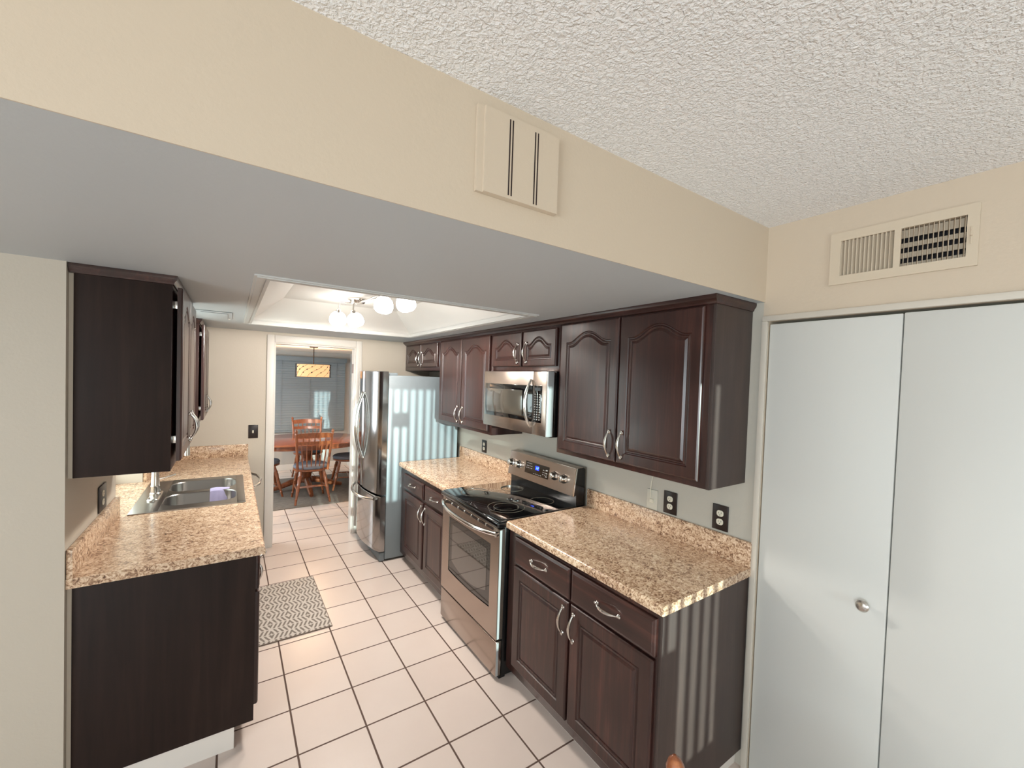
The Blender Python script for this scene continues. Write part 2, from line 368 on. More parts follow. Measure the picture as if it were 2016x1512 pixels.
# dining room shell
S('wall_dining_back', walled((-3.4, 7.3, 0), (-.10, 7.42, ZS + .2), 'x', [(-1.85, -.20, .68, 1.93)]), M['dining'])
S('wall_dining_right', MB().box(-.10, .14, 3.85, 7.42, 0, ZS + .2), M['dining'])
S('wall_dining_left', walled((-3.5, 3.85, 0), (-3.4, 7.42, ZS + .2), 'y', [(4.7, 6.5, .7, 2.0)]), M['dining'])
S('ceiling_dining', MB().box(-3.5, .14, 3.85, 7.42, 2.078, 2.12), M['dceil'])
S('baseboard_dining', MB().box(-3.4, -.1, 7.285, 7.3, 0, .10, .004).box(-.115, -.1, 3.85, 7.285, 0, .10, .004), M['white'])
window('fill_window_5', 'x', -3.45, 4.7, 6.5, .7, 2.0, [5.6])  # unseen window added to go with the dining fill lamp
S('window_4', MB().box(-1.85, -.20, 7.39, 7.40, .68, 1.93), plain('dim_window_pane', lin(120, 130, 140), .3))

# ------------------------------------------------------------------ cabinets
def frame_map(side, plane):
    # (u along +y, v up, d outwards) -> world
    if side == 'R': return lambda u, v, d: (plane - d, u, v)
    return lambda u, v, d: (plane + d, u, v)
def outline(u0, u1, v0, vs_, A):
    pts = []; nb, ns, nt = 6, 8, 26; uc, hw = (u0 + u1) / 2, (u1 - u0) / 2
    for i in range(nb): pts.append((u0 + (u1 - u0) * i / nb, v0))
    for i in range(ns): pts.append((u1, v0 + (vs_ - v0) * i / ns))
    for i in range(nt):
        u = u1 + (u0 - u1) * i / nt; q = (u - uc) / hw
        w = (abs(q) / .88) ** 1.12
        pts.append((u, vs_ + (A * .5 * (1 + math.cos(PI * w)) if w < 1 else 0)))
    for i in range(ns): pts.append((u0, vs_ + (v0 - vs_) * i / ns))
    return pts
def door_mesh(mp, u0, u1, v0, v1, t=.02, A=0, m=.052):
    mb = MB(); E = lambda i, d: [mp(u, v, d) for u, v in outline(u0 + i, u1 - i, v0 + i, v1 - i, 0)]
    vsh = v1 - m - A
    G = lambda i, d: [mp(u, v, d) for u, v in outline(u0 + m + i, u1 - m - i, v0 + m + i, vsh - i, A * (1 - 2 * i))]
    mb.loft([E(0, .0005), E(0, t - .007), E(.0025, t - .0025), E(.008, t), G(0, t), G(.004, t - .006), G(.008, t - .0065), G(.013, t - .0015), G(.017, t - .0015), G(.021, t - .006), G(.032, t - .001)])
    return mb
def slab_mesh(mp, u0, u1, v0, v1, t=.02):
    mb = MB(); E = lambda i, d: [mp(u, v, d) for u, v in outline(u0 + i, u1 - i, v0 + i, v1 - i, 0)]
    return mb.loft([E(0, .0005), E(0, t - .009), E(.003, t - .004), E(.010, t - .0015), E(.013, t)])
def pull_mesh(mp, cu, cv, vert, t=.02, L=.128):
    mb = MB(); n = 16; pts = []; rs = []
    for i in range(n + 1):
        s = -1 + 2 * i / n; d = t + .006 + .026 * max(0, math.cos(s * PI / 2)) ** .75
        a, w = s * L / 2 * .94, 0
        pts.append(mp(cu + (0 if vert else a), cv + (a if vert else 0), d)); rs.append(.0038 + .0036 * math.cos(s * PI / 2) ** 2)
    mb.tube(pts, rs, 10)
    for s in (-1, 1):
        a = s * L / 2 * .93
        c0 = mp(cu + (0 if vert else a), cv + (a if vert else 0), t); c1 = mp(cu + (0 if vert else a), cv + (a if vert else 0), t + 1)
        mb.lathe([(.0085, -.001), (.0085, .003), (.0055, .006), (.006, .009), (.003, .013)], c0, c1, 14)
        a2 = s * (L / 2 + .003); mb.sphere(mp(cu + (0 if vert else a2), cv + (a2 if vert else 0), t + .006), .0062, n=10)
    return mb
def door(parent, mp, u0, u1, v0, v1, A, hu=None, hv=None, m=.052):
    d = P('door', door_mesh(mp, u0, u1, v0, v1, A=A, m=m), M['wz'], parent, smooth=False)
    if hu is not None: P('handle', pull_mesh(mp, hu, hv, True), M['nickel'], d)
def drawer(parent, mp, u0, u1, v0, v1):
    d = P('drawer', slab_mesh(mp, u0, u1, v0, v1), M['wy'], parent, smooth=False)
    P('handle', pull_mesh(mp, (u0 + u1) / 2, (v0 + v1) / 2 + .002, False), M['nickel'], d)

R_up, R_lo = frame_map('R', -.289), frame_map('R', -.61)
# right wall cabinets
c = T('upper_cabinet', 'dark wall cabinet with two tall arched doors at the near end, above the power outlets', 'cabinet', (-.145, .54, 1.282), 'dark wall cabinets along the right wall')
P('body', MB().box(-.289, -.001, .066, 1.032, 1.282, 2.087, .0015), M['wz'], c)
P('end_panel', MB().box(-.289, -.001, .050, .066, 1.282, 2.087, .001), M['wend'], c)
door(c, R_up, .094, .545, 1.310, 2.047, .056, .508, 1.404); door(c, R_up, .553, 1.006, 1.310, 2.047, .056, .592, 1.40)
c = T('upper_cabinet', 'short dark wall cabinet directly above the microwave, two small arched doors', 'cabinet', (-.145, 1.42, 1.772), 'dark wall cabinets along the right wall')
P('body', MB().box(-.289, -.001, 1.034, 1.803, 1.772, 2.087, .0015), M['wz'], c)
door(c, R_up, 1.050, 1.400, 1.803, 2.036, .052, 1.352, 1.893, m=.042); door(c, R_up, 1.420, 1.796, 1.803, 2.036, .052, 1.455, 1.892, m=.042)
c = T('upper_cabinet', 'dark wall cabinet with two tall narrow doors between microwave and refrigerator', 'cabinet', (-.145, 2.3, 1.282), 'dark wall cabinets along the right wall')
P('body', MB().box(-.289, -.001, 1.805, 2.790, 1.282, 2.087, .0015), M['wz'], c)
door(c, R_up, 1.838, 2.296, 1.310, 2.040, .056, 2.252, 1.40); door(c, R_up, 2.308, 2.745, 1.310, 2.040, .056, 2.348, 1.40)
c = T('upper_cabinet', 'short dark wall cabinet above the refrigerator against the far wall', 'cabinet', (-.145, 3.26, 1.772), 'dark wall cabinets along the right wall')
P('body', MB().box(-.289, -.001, 2.792, YF - .001, 1.772, 2.087, .0015), M['wz'], c)
door(c, R_up, 2.825, 3.238, 1.806, 2.040, .052, 3.205, 1.895, m=.042); door(c, R_up, 3.252, 3.665, 1.806, 2.040, .052, 3.283, 1.893, m=.042)
def crown(path):
    prof = [(0, 2.052), (.010, 2.053), (.016, 2.062), (.030, 2.070), (.034, 2.078), (.034, 2.0875), (0, 2.0875)]
    return MB().loft([[p(o, z) for o, z in prof] for p in path])
ONE('crown_molding', crown([lambda o, z: (-.002, .050 - o * .45, z), lambda o, z: (-.289 - o, .050 - o * .45, z), lambda o, z: (-.289 - o, YF - .001, z)]), M['wy'],
    'dark stepped crown molding along the top of the right-hand wall cabinets', 'molding')
# left wall cabinets
L_up, L_lo = frame_map('L', -2.114), frame_map('L', -1.823)
c = T('upper_cabinet', 'near wall cabinet on the sink side, big plain dark end panel facing the room', 'cabinet', (-2.27, 1.72, 1.288), 'dark wall cabinets along the sink wall')
P('body', MB().box(XL + .001, -2.128, 1.316, 2.10, 1.288, 2.087, .0015), M['wz'], c)
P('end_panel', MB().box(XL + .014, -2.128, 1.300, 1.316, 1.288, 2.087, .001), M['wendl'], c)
P('scribe_strip', MB().box(XL + .001, XL + .014, 1.303, 1.316, 1.288, 2.087), M['wallk'], c, 'pale strip of filler against the wall')
door(c, L_up, 1.325, 1.700, 1.325, 2.047, .056, 1.665, 1.43); door(c, L_up, 1.710, 2.085, 1.325, 2.047, .056, 1.745, 1.43)
for z in (1.40, 1.96):
    P('hinge', MB().box(-2.128, -2.112, 1.328, 1.345, z, z + .03, .001), M['nickel'], c); P('hinge', MB().box(-2.128, -2.112, 2.062, 2.08, z, z + .03, .001), M['nickel'], c)
c = T('upper_cabinet', 'far wall cabinet on the sink side, beyond the sink window', 'cabinet', (-2.27, 3.37, 1.288), 'dark wall cabinets along the sink wall')
P('body', MB().box(XL + .001, -2.128, 3.01, YF - .001, 1.288, 2.087, .0015), M['wz'], c)
for z in (1.40, 1.96):
    P('hinge', MB().box(-2.128, -2.112, 3.033, 3.05, z, z + .03, .001), M['nickel'], c); P('hinge', MB().box(-2.128, -2.112, 3.70, 3.716, z, z + .03, .001), M['nickel'], c)
door(c, L_up, 3.03, 3.37, 1.325, 2.047, .056, 3.335, 1.43); door(c, L_up, 3.38, 3.72, 1.325, 2.047, .056, 3.415, 1.43)
ONE('crown_molding', crown([lambda o, z: (XL + .002, 1.300 - o * .4, z), lambda o, z: (-2.128 + o * .5, 1.300 - o * .4, z), lambda o, z: (-2.128 + o * .5, 2.10 + o * .4, z)]), M['wy'],
    'dark crown molding topping the near cabinet on the sink side', 'molding', 'sink side crown moldings')
ONE('crown_molding', crown([lambda o, z: (XL + .002, 3.01 - o * .4, z), lambda o, z: (-2.128 + o * .5, 3.01 - o * .4, z), lambda o, z: (-2.128 + o * .5, YF - .001, z)]), M['wy'],
    'dark crown molding topping the far cabinet beyond the sink window', 'molding', 'sink side crown moldings')
# right base cabinets
c = T('base_cabinet', 'dark two-drawer base cabinet at the near end, its plain side facing the room', 'cabinet', (-.3, .52, 0), 'dark base cabinets along the right wall')
P('body', MB().box(-.61, -.001, .028, 1.030, .078, .875, .0015), M['wz'], c)
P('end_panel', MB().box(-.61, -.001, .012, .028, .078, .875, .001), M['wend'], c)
P('plinth', MB().box(-.548, -.001, .036, 1.030, 0, .078), M['tilebase'], c, 'white tiled plinth')
drawer(c, R_lo, .032, .492, .705, .850); drawer(c, R_lo, .505, .957, .705, .850)
door(c, R_lo, .036, .490, .135, .692, 0, .462, .597, m=.058); door(c, R_lo, .505, .957, .135, .692, 0, .535, .600, m=.058)
c = T('base_cabinet', 'dark two-drawer base cabinet squeezed between the range and the refrigerator', 'cabinet', (-.3, 2.33, 0), 'dark base cabinets along the right wall')
P('body', MB().box(-.61, -.001, 1.812, 2.845, .078, .875, .0015), M['wz'], c)
P('plinth', MB().box(-.548, -.001, 1.812, 2.845, 0, .078), M['tilebase'], c, 'white tiled plinth')
drawer(c, R_lo, 1.838, 2.250, .705, .835); drawer(c, R_lo, 2.284, 2.742, .705, .835)
door(c, R_lo, 1.838, 2.250, .135, .680, 0, 2.222, .592, m=.058); door(c, R_lo, 2.284, 2.742, .135, .680, 0, 2.300, .592, m=.058)
# left base cabinet
c = T('base_cabinet', 'dark sink base cabinet, broad plain end panel at the open end of the sink counter', 'cabinet', (-2.1, 2.1, 0))
P('body', MB().box(XL + .001, -1.823, 1.316, 2.935, .104, .72, .0015).box(-1.86, -1.823, 1.316, 2.935, .72, .875), M['wz'], c)
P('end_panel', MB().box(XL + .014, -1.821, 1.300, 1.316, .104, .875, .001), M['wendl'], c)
P('scribe_strip', MB().box(XL + .001, XL + .014, 1.303, 1.316, .104, .875), M['wallk'], c, 'pale strip of filler against the wall')
P('plinth', MB().box(XL + .001, -1.894, 1.310, 2.935, 0, .104), M['tilebase'], c, 'white tiled plinth')
drawer(c, L_lo, 1.325, 1.80, .705, .862)
door(c, L_lo, 1.325, 1.80, .162, .692, 0, 1.765, .60, m=.058); door(c, L_lo, 1.82, 2.36, .162, .692, 0, 2.32, .60, m=.058); door(c, L_lo, 2.38, 2.92, .162, .692, 0, 2.42, .60, m=.058)
drawer(c, L_lo, 1.82, 2.92, .705, .862)
# dishwasher
c = T('dishwasher', 'stainless dishwasher with a bowed handle at the far end of the sink counter', 'dishwasher', (-2.1, 3.25, 0))
P('body', MB().box(XL + .01, -1.84, 2.945, 3.545, .03, .872, .003), M['blackp'], c)
dd = P('door', MB().box(-1.84, -1.808, 2.948, 3.542, .11, .868, .006), M['steelv'], c)
P('handle', MB().tube([(-1.81, 2.97, .79), (-1.765, 2.985, .79), (-1.725, 3.08, .79), (-1.708, 3.245, .79), (-1.725, 3.41, .79), (-1.765, 3.505, .79), (-1.81, 3.52, .79)], .011, 12), M['steelb'], dd)
P('filler_panel', MB().box(XL + .01, -1.823, 3.547, YF - .001, .0, .872, .001), M['wz'], c)

# ------------------------------------------------------------------ counters
def counter_prof(xf, xw, sgn, z0=.876, z1=.914):
    # polygon in x,z with a rounded nose at xf
    r = .015; p = [(xw, z0), (xw, z1)]
    for k in range(7):
        a = PI / 2 * k / 6; p.append((xf + sgn * (r - r * math.sin(a)), z1 - r + r * math.cos(a)))
    for k in range(1, 5):
        a = PI / 2 * k / 4; p.append((xf + sgn * (.006 - .006 * math.cos(a)), z0 + .006 - .006 * math.sin(a)))
    return p
def slab(xf, xw, sgn, y0, y1): return MB().prism(counter_prof(xf, xw, sgn), lambda a, b: (a, y0, b), lambda a, b: (a, y1, b))
for lab, y0, y1 in (('granite-pattern countertop at the near end, between the range and the closet doors', .0, 1.034), ('granite-pattern countertop between the range and the refrigerator', 1.806, 2.862)):
    c = T('countertop', lab, 'countertop', (-.3, (y0 + y1) / 2, .876), 'granite countertops')
    P('slab', slab(-.635, -.001, 1, y0, y1), M['granite'], c)
    P('backsplash', MB().box(-.020, -.001, y0 + (.001 if y0 < 1 else 0), y1, .9135, 1.024, .004), M['granite'], c)
c = T('countertop', 'granite-pattern countertop holding the double sink, under the window', 'countertop', (-2.1, 2.5, .876), 'granite countertops')
SX0, SX1, SY0, SY1 = -2.355, -1.862, 2.10, 2.845
sl = slab(-1.785, SX1, -1, 1.285, YF - .001)
sl.box(XL + .001, SX1, 1.285, SY0, .876, .914).box(XL + .001, SX1, SY1, YF - .001, .876, .914).box(XL + .001, SX0, SY0, SY1, .876, .914).box(-2.575, XL + .001, 2.103, 2.922, .877, .914)
P('slab', sl, M['granite'], c)
P('backsplash', MB().box(XL + .001, XL + .020, 1.285, 2.095, .9135, 1.024, .004), M['granite'], c)
P('backsplash', MB().box(XL + .001, XL + .020, 2.93, YF - .0205, .9135, 1.024, .004), M['granite'], c)
P('backsplash', MB().box(XL + .001, -1.786, YF - .020, YF - .001, .9135, 1.024, .004), M['granite'], c)

# ------------------------------------------------------------------ sink, faucet, cloth
def rrect(x0, x1, y0, y1, z, r, n=8):
    pts = []
    for cx, cy, a0 in ((x1 - r, y1 - r, 0), (x0 + r, y1 - r, PI / 2), (x0 + r, y0 + r, PI), (x1 - r, y0 + r, 1.5 * PI)):
        for k in range(n): a = a0 + PI / 2 * k / (n - 1); pts.append((cx + r * math.cos(a), cy + r * math.sin(a), z))
    return pts
c = T('sink', 'stainless double-bowl drop-in sink set in the window counter', 'sink', (-2.1, 2.47, .74))
RZ = .9205; bowls = [(2.162, 2.446), (2.500, 2.788)]; BX0, BX1 = -2.252, -1.886
rim = MB(); X0, X1, Y0, Y1 = -2.376, -1.843, 2.078, 2.866
rim.box(X0, BX0, Y0, Y1, .9142, RZ, .002).box(BX1, X1, Y0, Y1, .9142, RZ, .002)
for a, b in ((Y0, bowls[0][0]), (bowls[0][1], bowls[1][0]), (bowls[1][1], Y1)): rim.box(BX0, BX1, a, b, .9142, RZ)
for a, b in bowls: rim.loft([[(p[0], p[1], RZ - .0003) for p in rrect(BX0, BX1, a, b, 0, .0005)], rrect(BX0 + .002, BX1 - .002, a + .002, b - .002, RZ - .0003, .085)], False, False)
P('rim', rim, M['sinksteel'], c)
for a, b in bowls:
    bo = MB().loft([rrect(BX0 + .002, BX1 - .002, a + .002, b - .002, RZ, .085), rrect(BX0 + .006, BX1 - .006, a + .006, b - .006, RZ - .006, .082), rrect(BX0 + .012, BX1 - .012, a + .012, b - .012, .78, .075), rrect(BX0 + .03, BX1 - .03, a + .03, b - .03, .752, .06), rrect(BX0 + .14, BX1 - .14, a + .11, b - .11, .748, .03)], False, True)
    bw = P('bowl', bo, M['sinksteel'], c)
    P('drain', MB().lathe([(.042, 0), (.042, .003), (.034, .003), (.03, .0015)], ((BX0 + BX1) / 2, (a + b) / 2, .7485)), M['steelb'], bw)
c = T('faucet', 'tall brushed kitchen faucet standing behind the double sink', 'faucet', (-2.30, 2.42, RZ))
P('base_plate', MB().loft([rrect(-2.328, -2.272, 2.30, 2.54, RZ, .026), rrect(-2.328, -2.272, 2.30, 2.54, RZ + .008, .026), rrect(-2.322, -2.278, 2.306, 2.534, RZ + .014, .02)]), M['nickel'], c)
P('spout', MB().lathe([(.027, 0), (.027, .012), (.022, .018), (.021, .05), (.023, .056), (.021, .062), (.019, .12), (.016, .20), (.014, .24)], (-2.30, 2.42, RZ + .012)).tube([(-2.30, 2.42, 1.165), (-2.30, 2.42, 1.22)] + [(-2.30 + .076 * (1 - math.cos(a)), 2.42, 1.22 + .076 * math.sin(a)) for a in [PI * k / 10 for k in range(1, 11)]] + [(-2.148, 2.42, 1.165)], [.0125] * 12 + [.015], 12), M['nickel'], c)
P('lever', MB().lathe([(.016, 0), (.014, .012), (.009, .03), (.008, .075), (.011, .085), (.009, .097), (.002, .1)], (-2.30, 2.515, RZ + .012)).tube([(-2.30, 2.515, 1.008), (-2.26, 2.535, 1.014), (-2.215, 2.555, 1.024)], [.005, .0045, .0055], 8), M['nickel'], c)
cl = MB(); rows = []
for s, (yy, zz) in enumerate([(2.512, .895), (2.506, .917), (2.495, .925), (2.473, .9265), (2.451, .925), (2.441, .916), (2.436, .89), (2.431, .86), (2.427, .83), (2.4245, .80)]):
    row = []
    for k in range(15):
        f = k / 14; w = .004 * math.sin(f * 9 + s * .35) * min(1, abs(s - 3) / 4)
        row.append((-2.030 + .105 * f + .012 * max(0, s - 5) / 4 * (f - .2), yy - abs(w) - .0015, zz + .003 * math.sin(f * 5)))
    rows.append(row)
top = [p for r in rows for p in r]
for i in range(len(rows) - 1):
    for k in range(14): pass
n = len(top); th = [(p[0], p[1] + .0022, p[2] - .0022 * (1 if 0 < 1 else 0)) for p in top]
fs = []
for i in range(len(rows) - 1):
    for k in range(14):
        a = i * 15 + k; fs += [(a, a + 1, a + 16, a + 15), (n + a, n + a + 15, n + a + 16, n + a + 1)]
for i in range(len(rows) - 1): fs += [(i * 15, i * 15 + 15, n + i * 15 + 15, n + i * 15), (i * 15 + 14, n + i * 15 + 14, n + i * 15 + 29, i * 15 + 29)]
e = (len(rows) - 1) * 15
for k in range(14): fs += [(k, n + k, n + k + 1, k + 1), (e + k, e + k + 1, n + e + k + 1, n + e + k)]
ONE('dish_cloth', cl.add(top + th, fs), M['lilac'], 'small lilac dish cloth draped over the divider of the sink', 'cloth')

# ------------------------------------------------------------------ refrigerator
c = T('refrigerator', 'stainless french-door refrigerator with gray sides in the far right corner', 'refrigerator', (-.42, 3.28, 0))
FY0, FY1, FYC = 2.872, 3.692, 3.282
P('body', MB().box(-.742, -.04, FY0 + .004, FY1 - .004, .02, 1.712, .006), M['fgray'], c)
P('base_grille', MB().box(-.79, -.742, FY0 + .012, FY1 - .012, .005, .085, .008), plain('grille_gray', lin(112, 120, 124), .5), c)
def fdoor(ya, yb, za, zb):
    def xf(y): q = (y - FYC) / .41; return -.806 - .056 * (1 - q * q)
    n = 14; ys = [ya + (yb - ya) * i / n for i in range(n + 1)]
    lo = []
    for z, ins in ((za, .004), (za + .004, 0), (zb - .004, 0), (zb, .004)):
        lo.append([(-.748, y, z) for y in (ya, yb)] + [(xf(y) + (.012 if i in (0, n) else 0) + ins, y + (-.0 if 0 < i < n else 0), z) for i, y in reversed(list(enumerate(ys)))])
    return MB().loft(lo)
for ya, yb, hy in ((FY0, FYC - .002, FYC - .035), (FYC + .002, FY1, FYC + .035)):
    d = P('door', fdoor(ya, yb, .622, 1.746), M['steelv'], c)
    pts = []
    for i in range(21):
        s = -1 + i / 10; pts.append((-.862 - .062 * (1 - abs(s) ** 2.2), hy, 1.222 + s * .318))
    P('handle', MB().tube(pts, [.009 + .004 * (1 - abs(-1 + i / 10)) for i in range(21)], 12).tube([(-.85, hy, 1.535), (-.868, hy, 1.535)], .011, 12).tube([(-.85, hy, .909), (-.868, hy, .909)], .011, 12), M['steelb'], d)
    if ya == FY0: P('badge', MB().lathe([(.011, 0), (.011, .0015), (.009, .002)], (-.8285, 2.985, 1.672), (-1.8285, 2.985 - .35, 1.672), 20), M['mark'], d, 'small round white badge')
d = P('freezer_drawer', fdoor(FY0, FY1, .10, .604), M['steelv'], c)
pts = []
for i in range(25):
    s = -1 + i / 12; pts.append((-.838 - .085 * (1 - abs(s) ** 2.4), FYC + s * .345, .575 - .012 * (1 - s * s)))
P('handle', MB().tube(pts, .0125, 12), M['steelb'], d)
P('hinge_cover', MB().box(-.79, -.66, FY0 + .012, FY0 + .07, 1.712, 1.736, .006), M['fgray'], c)
P('hinge_cover', MB().box(-.79, -.66, FY1 - .07, FY1 - .012, 1.712, 1.736, .006), M['fgray'], c)

# ------------------------------------------------------------------ range
c = T('range', 'stainless electric range with black glass cooktop and back control panel', 'range', (-.36, 1.42, 0))
RY0, RY1 = 1.042, 1.798
P('body', MB().box(-.632, -.03, RY0 + .002, RY1 - .002, .015, .905, .004), M['blackp'], c)
def front_panel(z0, z1, cut=None):
    mb = MB(); xb, xf = -.632, -.672
    if not cut: return mb.box(xf, xb, RY0 + .003, RY1 - .003, z0, z1, .007)
    a0, a1, b0, b1 = cut
    for y0, y1, q0, q1 in ((RY0 + .003, a0, z0, z1), (a1, RY1 - .003, z0, z1), (a0, a1, z0, b0), (a0, a1, b1, z1)): mb.box(xf, xb, y0, y1, q0, q1, .0)
    return mb
od = P('oven_door', front_panel(.234, .868, (1.136, 1.690, .375, .758)), M['steel'], c)
def arcwin(i, x):
    # window outline with the bottom edge gently bowed
    y0, y1, z0, z1 = 1.136 + i, 1.690 - i, .375 + i, .758 - i
    return [(x, y0, z1), (x, y1, z1)] + [(x, y1 + (y0 - y1) * k / 12, z0 + .0 - .0 + .045 * (2 * k / 12 - 1) ** 2 - .0) for k in range(13)]
P('window', MB().box(-.668, -.640, 1.136, 1.690, .375, .758), M['blackg'], od)
P('window_pane', MB().loft([arcwin(.045, -.6675), arcwin(.045, -.6692)]), M['ovenglass'], od)
P('window_surround', MB().loft([[(-.640, 1.690 + (1.136 - 1.690) * k / 12, .375) for k in range(13)], [(-.6722, 1.690 + (1.136 - 1.690) * k / 12, .372) for k in range(13)], [(-.6722, 1.690 + (1.136 - 1.690) * k / 12, .375 + .04 * (2 * k / 12 - 1) ** 2 * 0 + .012 * (2 * k / 12 - 1) ** 2) for k in range(13)]], False, False, False), M['steel'], od)
pts = []
for i in range(25):
    s = -1 + i / 12; pts.append((-.678 - .058 * (1 - abs(s) ** 3), 1.420 + s * .358, .838 - .006 * (1 - s * s)))
P('handle', MB().tube(pts, .0125, 14).tube([(-.668, 1.062, .838), (-.688, 1.062, .838)], .016, 14).tube([(-.668, 1.778, .838), (-.688, 1.778, .838)], .016, 14), M['steelb'], od)
vt = MB()
for k in range(7):
    y0 = 1.11 + k * .092; vt.box(-.6745, -.671, y0, y0 + .078, .846, .8495).box(-.6745, -.671, y0, y0 + .078, .854, .8575)
    if k: P('slot_divider', MB().box(-.676, -.671, y0 - .010, y0 - .005, .843, .860, .001), M['steelb'], od)
P('vent_slots', vt, M['slot'], od)
sdw = P('storage_drawer', front_panel(.022, .224), M['steel'], c)
P('side_edge', MB().box(-.668, -.654, RY0 + .001, RY0 + .004, .240, .862), M['silver'], od); P('side_edge', MB().box(-.668, -.654, RY0 + .001, RY0 + .004, .028, .218), M['silver'], sdw)
P('kick_board', MB().box(-.64, -.60, RY0 + .01, RY1 - .01, .0, .03), M['blackp'], c)
ct = P('cooktop', MB().box(-.690, -.06, RY0 - .005, RY1 + .005, .876, .912, .012, 4).box(-.676, -.08, RY0 + .008, RY1 - .008, .905, .9185, .003), M['blackg'], c)
for bx_, by_, rr in ((-.50, 1.245, (.115, .078)), (-.51, 1.625, (.10, .06)), (-.22, 1.245, (.078,)), (-.22, 1.600, (.082,))):
    rg = MB()
    for r in rr: rg.lathe([(r - .0022, .0), (r - .0022, .0007), (r + .0022, .0007), (r + .0022, .0)], (bx_, by_, .9183), n=48, cap=False)
    P('burner_ring', rg, M['burner'], ct)
bgd = MB().prism([(-.03, .905), (-.10, .905), (-.10, .987), (-.128, .987), (-.102, 1.158), (-.045, 1.160), (-.03, 1.152)], lambda a, b: (a, RY0 + .004, b), lambda a, b: (a, RY1 - .004, b))
bk = P('backguard', bgd, M['blackp'], c)
fx = lambda z, o=0: -.128 + (z - .987) * (.026 / .171) - o
cpan = P('control_panel', MB().loft([[(fx(z, o), y, z) for y, z in ((RY0 + .004, .985), (RY1 - .004, .985), (RY1 - .004, 1.158), (RY0 + .004, 1.158))] for o in (0, .004)]).box(-.108, -.040, RY0 + .004, RY1 - .004, 1.156, 1.161, .002), M['steel'], c)
P('edge_trim', MB().loft([[(fx(z, o), y, z) for y, z in ((RY0, .985), (RY0 + .008, .985), (RY0 + .008, 1.16), (RY0, 1.16))] for o in (-.004, .0055)]), M['steelb'], cpan)
P('display_panel', MB().loft([[(fx(z, o), y, z) for y, z in ((1.308, 1.034), (1.582, 1.034), (1.582, 1.117), (1.308, 1.117))] for o in (.0035, .0055)]), M['blackg'], cpan)
def face_rect(mb, y0, y1, z0, z1, o0, o1): mb.loft([[(fx(z, o), y, z) for y, z in ((y0, z0), (y1, z0), (y1, z1), (y0, z1))] for o in (o0, o1)])
keys = []
for (yb, nn, zz) in [(1.565, 4, 1.085), (1.565, 4, 1.070), (1.372, 3, 1.085), (1.372, 3, 1.070), (1.372, 3, 1.055)]:
    for k in range(nn): keys.append((yb - k * .019 - .009, yb - k * .019, zz, zz + .0035))
for k in range(3): keys.append((1.322, 1.340, 1.045 + k * .022, 1.050 + k * .022))
for k in range(5): keys.append((1.385 + k * .02, 1.397 + k * .02, 1.042, 1.045))
for k in range(4): keys.append((1.505 + k * .016, 1.515 + k * .016, 1.104, 1.1065))
for kq in keys:
    mk = MB(); face_rect(mk, *kq, .0055, .0059); P('touch_key', mk, M['mark'], cpan)
dm = MB(); face_rect(dm, 1.418, 1.462, 1.072, 1.100, .0055, .0060); P('clock_display', dm, M['disp'], cpan)
dg = MB()
for y0 in (1.444,): face_rect(dg, y0, y0 + .002, 1.078, 1.095, .006, .0064)
for (a, b, q, r) in ((1.425, 1.435, 1.0930, 1.0948), (1.425, 1.435, 1.0856, 1.0872), (1.425, 1.435, 1.078, 1.0797), (1.425, 1.427, 1.0862, 1.0945), (1.433, 1.435, 1.0785, 1.0862)): face_rect(dg, a, b, q, r, .006, .0064)
P('clock_digits', dg, M['digit'], cpan)
for ky in (1.756, 1.660, 1.245, 1.147):
    z = 1.074; p0 = Vector((fx(z, .004), ky, z)); nrm = Vector((-.171, 0, .026)).normalized()
    kb = P('knob', MB().lathe([(.030, 0), (.030, .006), (.027, .009), (.0245, .012), (.0235, .030), (.021, .034), (.002, .035)], p0, p0 + nrm, 20), M['knob'], cpan)
    q0 = p0 + nrm * .030; P('grip', MB().box(q0.x - .008, q0.x + .004, ky - .006, ky + .006, z - .014, z + .021, .003), M['knob'], kb)

# ------------------------------------------------------------------ microwave
c = T('microwave', 'stainless over-the-range microwave below the short wall cabinet', 'microwave', (-.2, 1.42, 1.362))
P('body', MB().box(-.300, -.002, 1.046, 1.798, 1.368, 1.770, .004), M['blackp'], c)
def mface(y0, y1, b=.006): return MB().box(-.367, -.300, y0, y1, 1.374, 1.768, b, 3)
P('side_trim', MB().box(-.3665, -.318, 1.0395, 1.052, 1.374, 1.768, .004, 3), M['silver'], c)
md = P('door', MB().box(-.367, -.300, 1.188, 1.800, 1.374, 1.768, .004, 2), M['steel'], c)
P('window', MB().box(-.369, -.364, 1.190, 1.778, 1.452, 1.680, .001), M['blackg'], md)
P('window_pane', MB().box(-.3705, -.366, 1.300, 1.745, 1.480, 1.645, .001), M['mwglass'], md)
cp = P('control_panel', MB().box(-.367, -.300, 1.050, 1.186, 1.374, 1.768, .004, 2), M['steel'], c)
P('keypad', MB().box(-.369, -.364, 1.095, 1.185, 1.452, 1.680, .001), M['blackg'], cp)
for r in range(11):
    for q in range(3): P('touch_key', MB().box(-.3697, -.3688, 1.108 + q * .024, 1.119 + q * .024, 1.468 + r * .0155, 1.473 + r * .0155), M['mark'], cp)
P('clock_window', MB().box(-.3697, -.3688, 1.108, 1.165, 1.648, 1.668), plain('display_gray', lin(48, 52, 56), .3), cp)
pts = []
for i in range(19):
    s = -1 + i / 9; pts.append((-.372 - .046 * (1 - abs(s) ** 2.2), 1.200, 1.567 + s * .150))
P('handle', MB().tube(pts, [.007 + .005 * (1 - (-1 + i / 9) ** 2) for i in range(19)], 12), M['steelb'], md)
P('grease_filter', MB().box(-.285, -.05, 1.10, 1.74, 1.358, 1.370, .004), M['iron'], c)
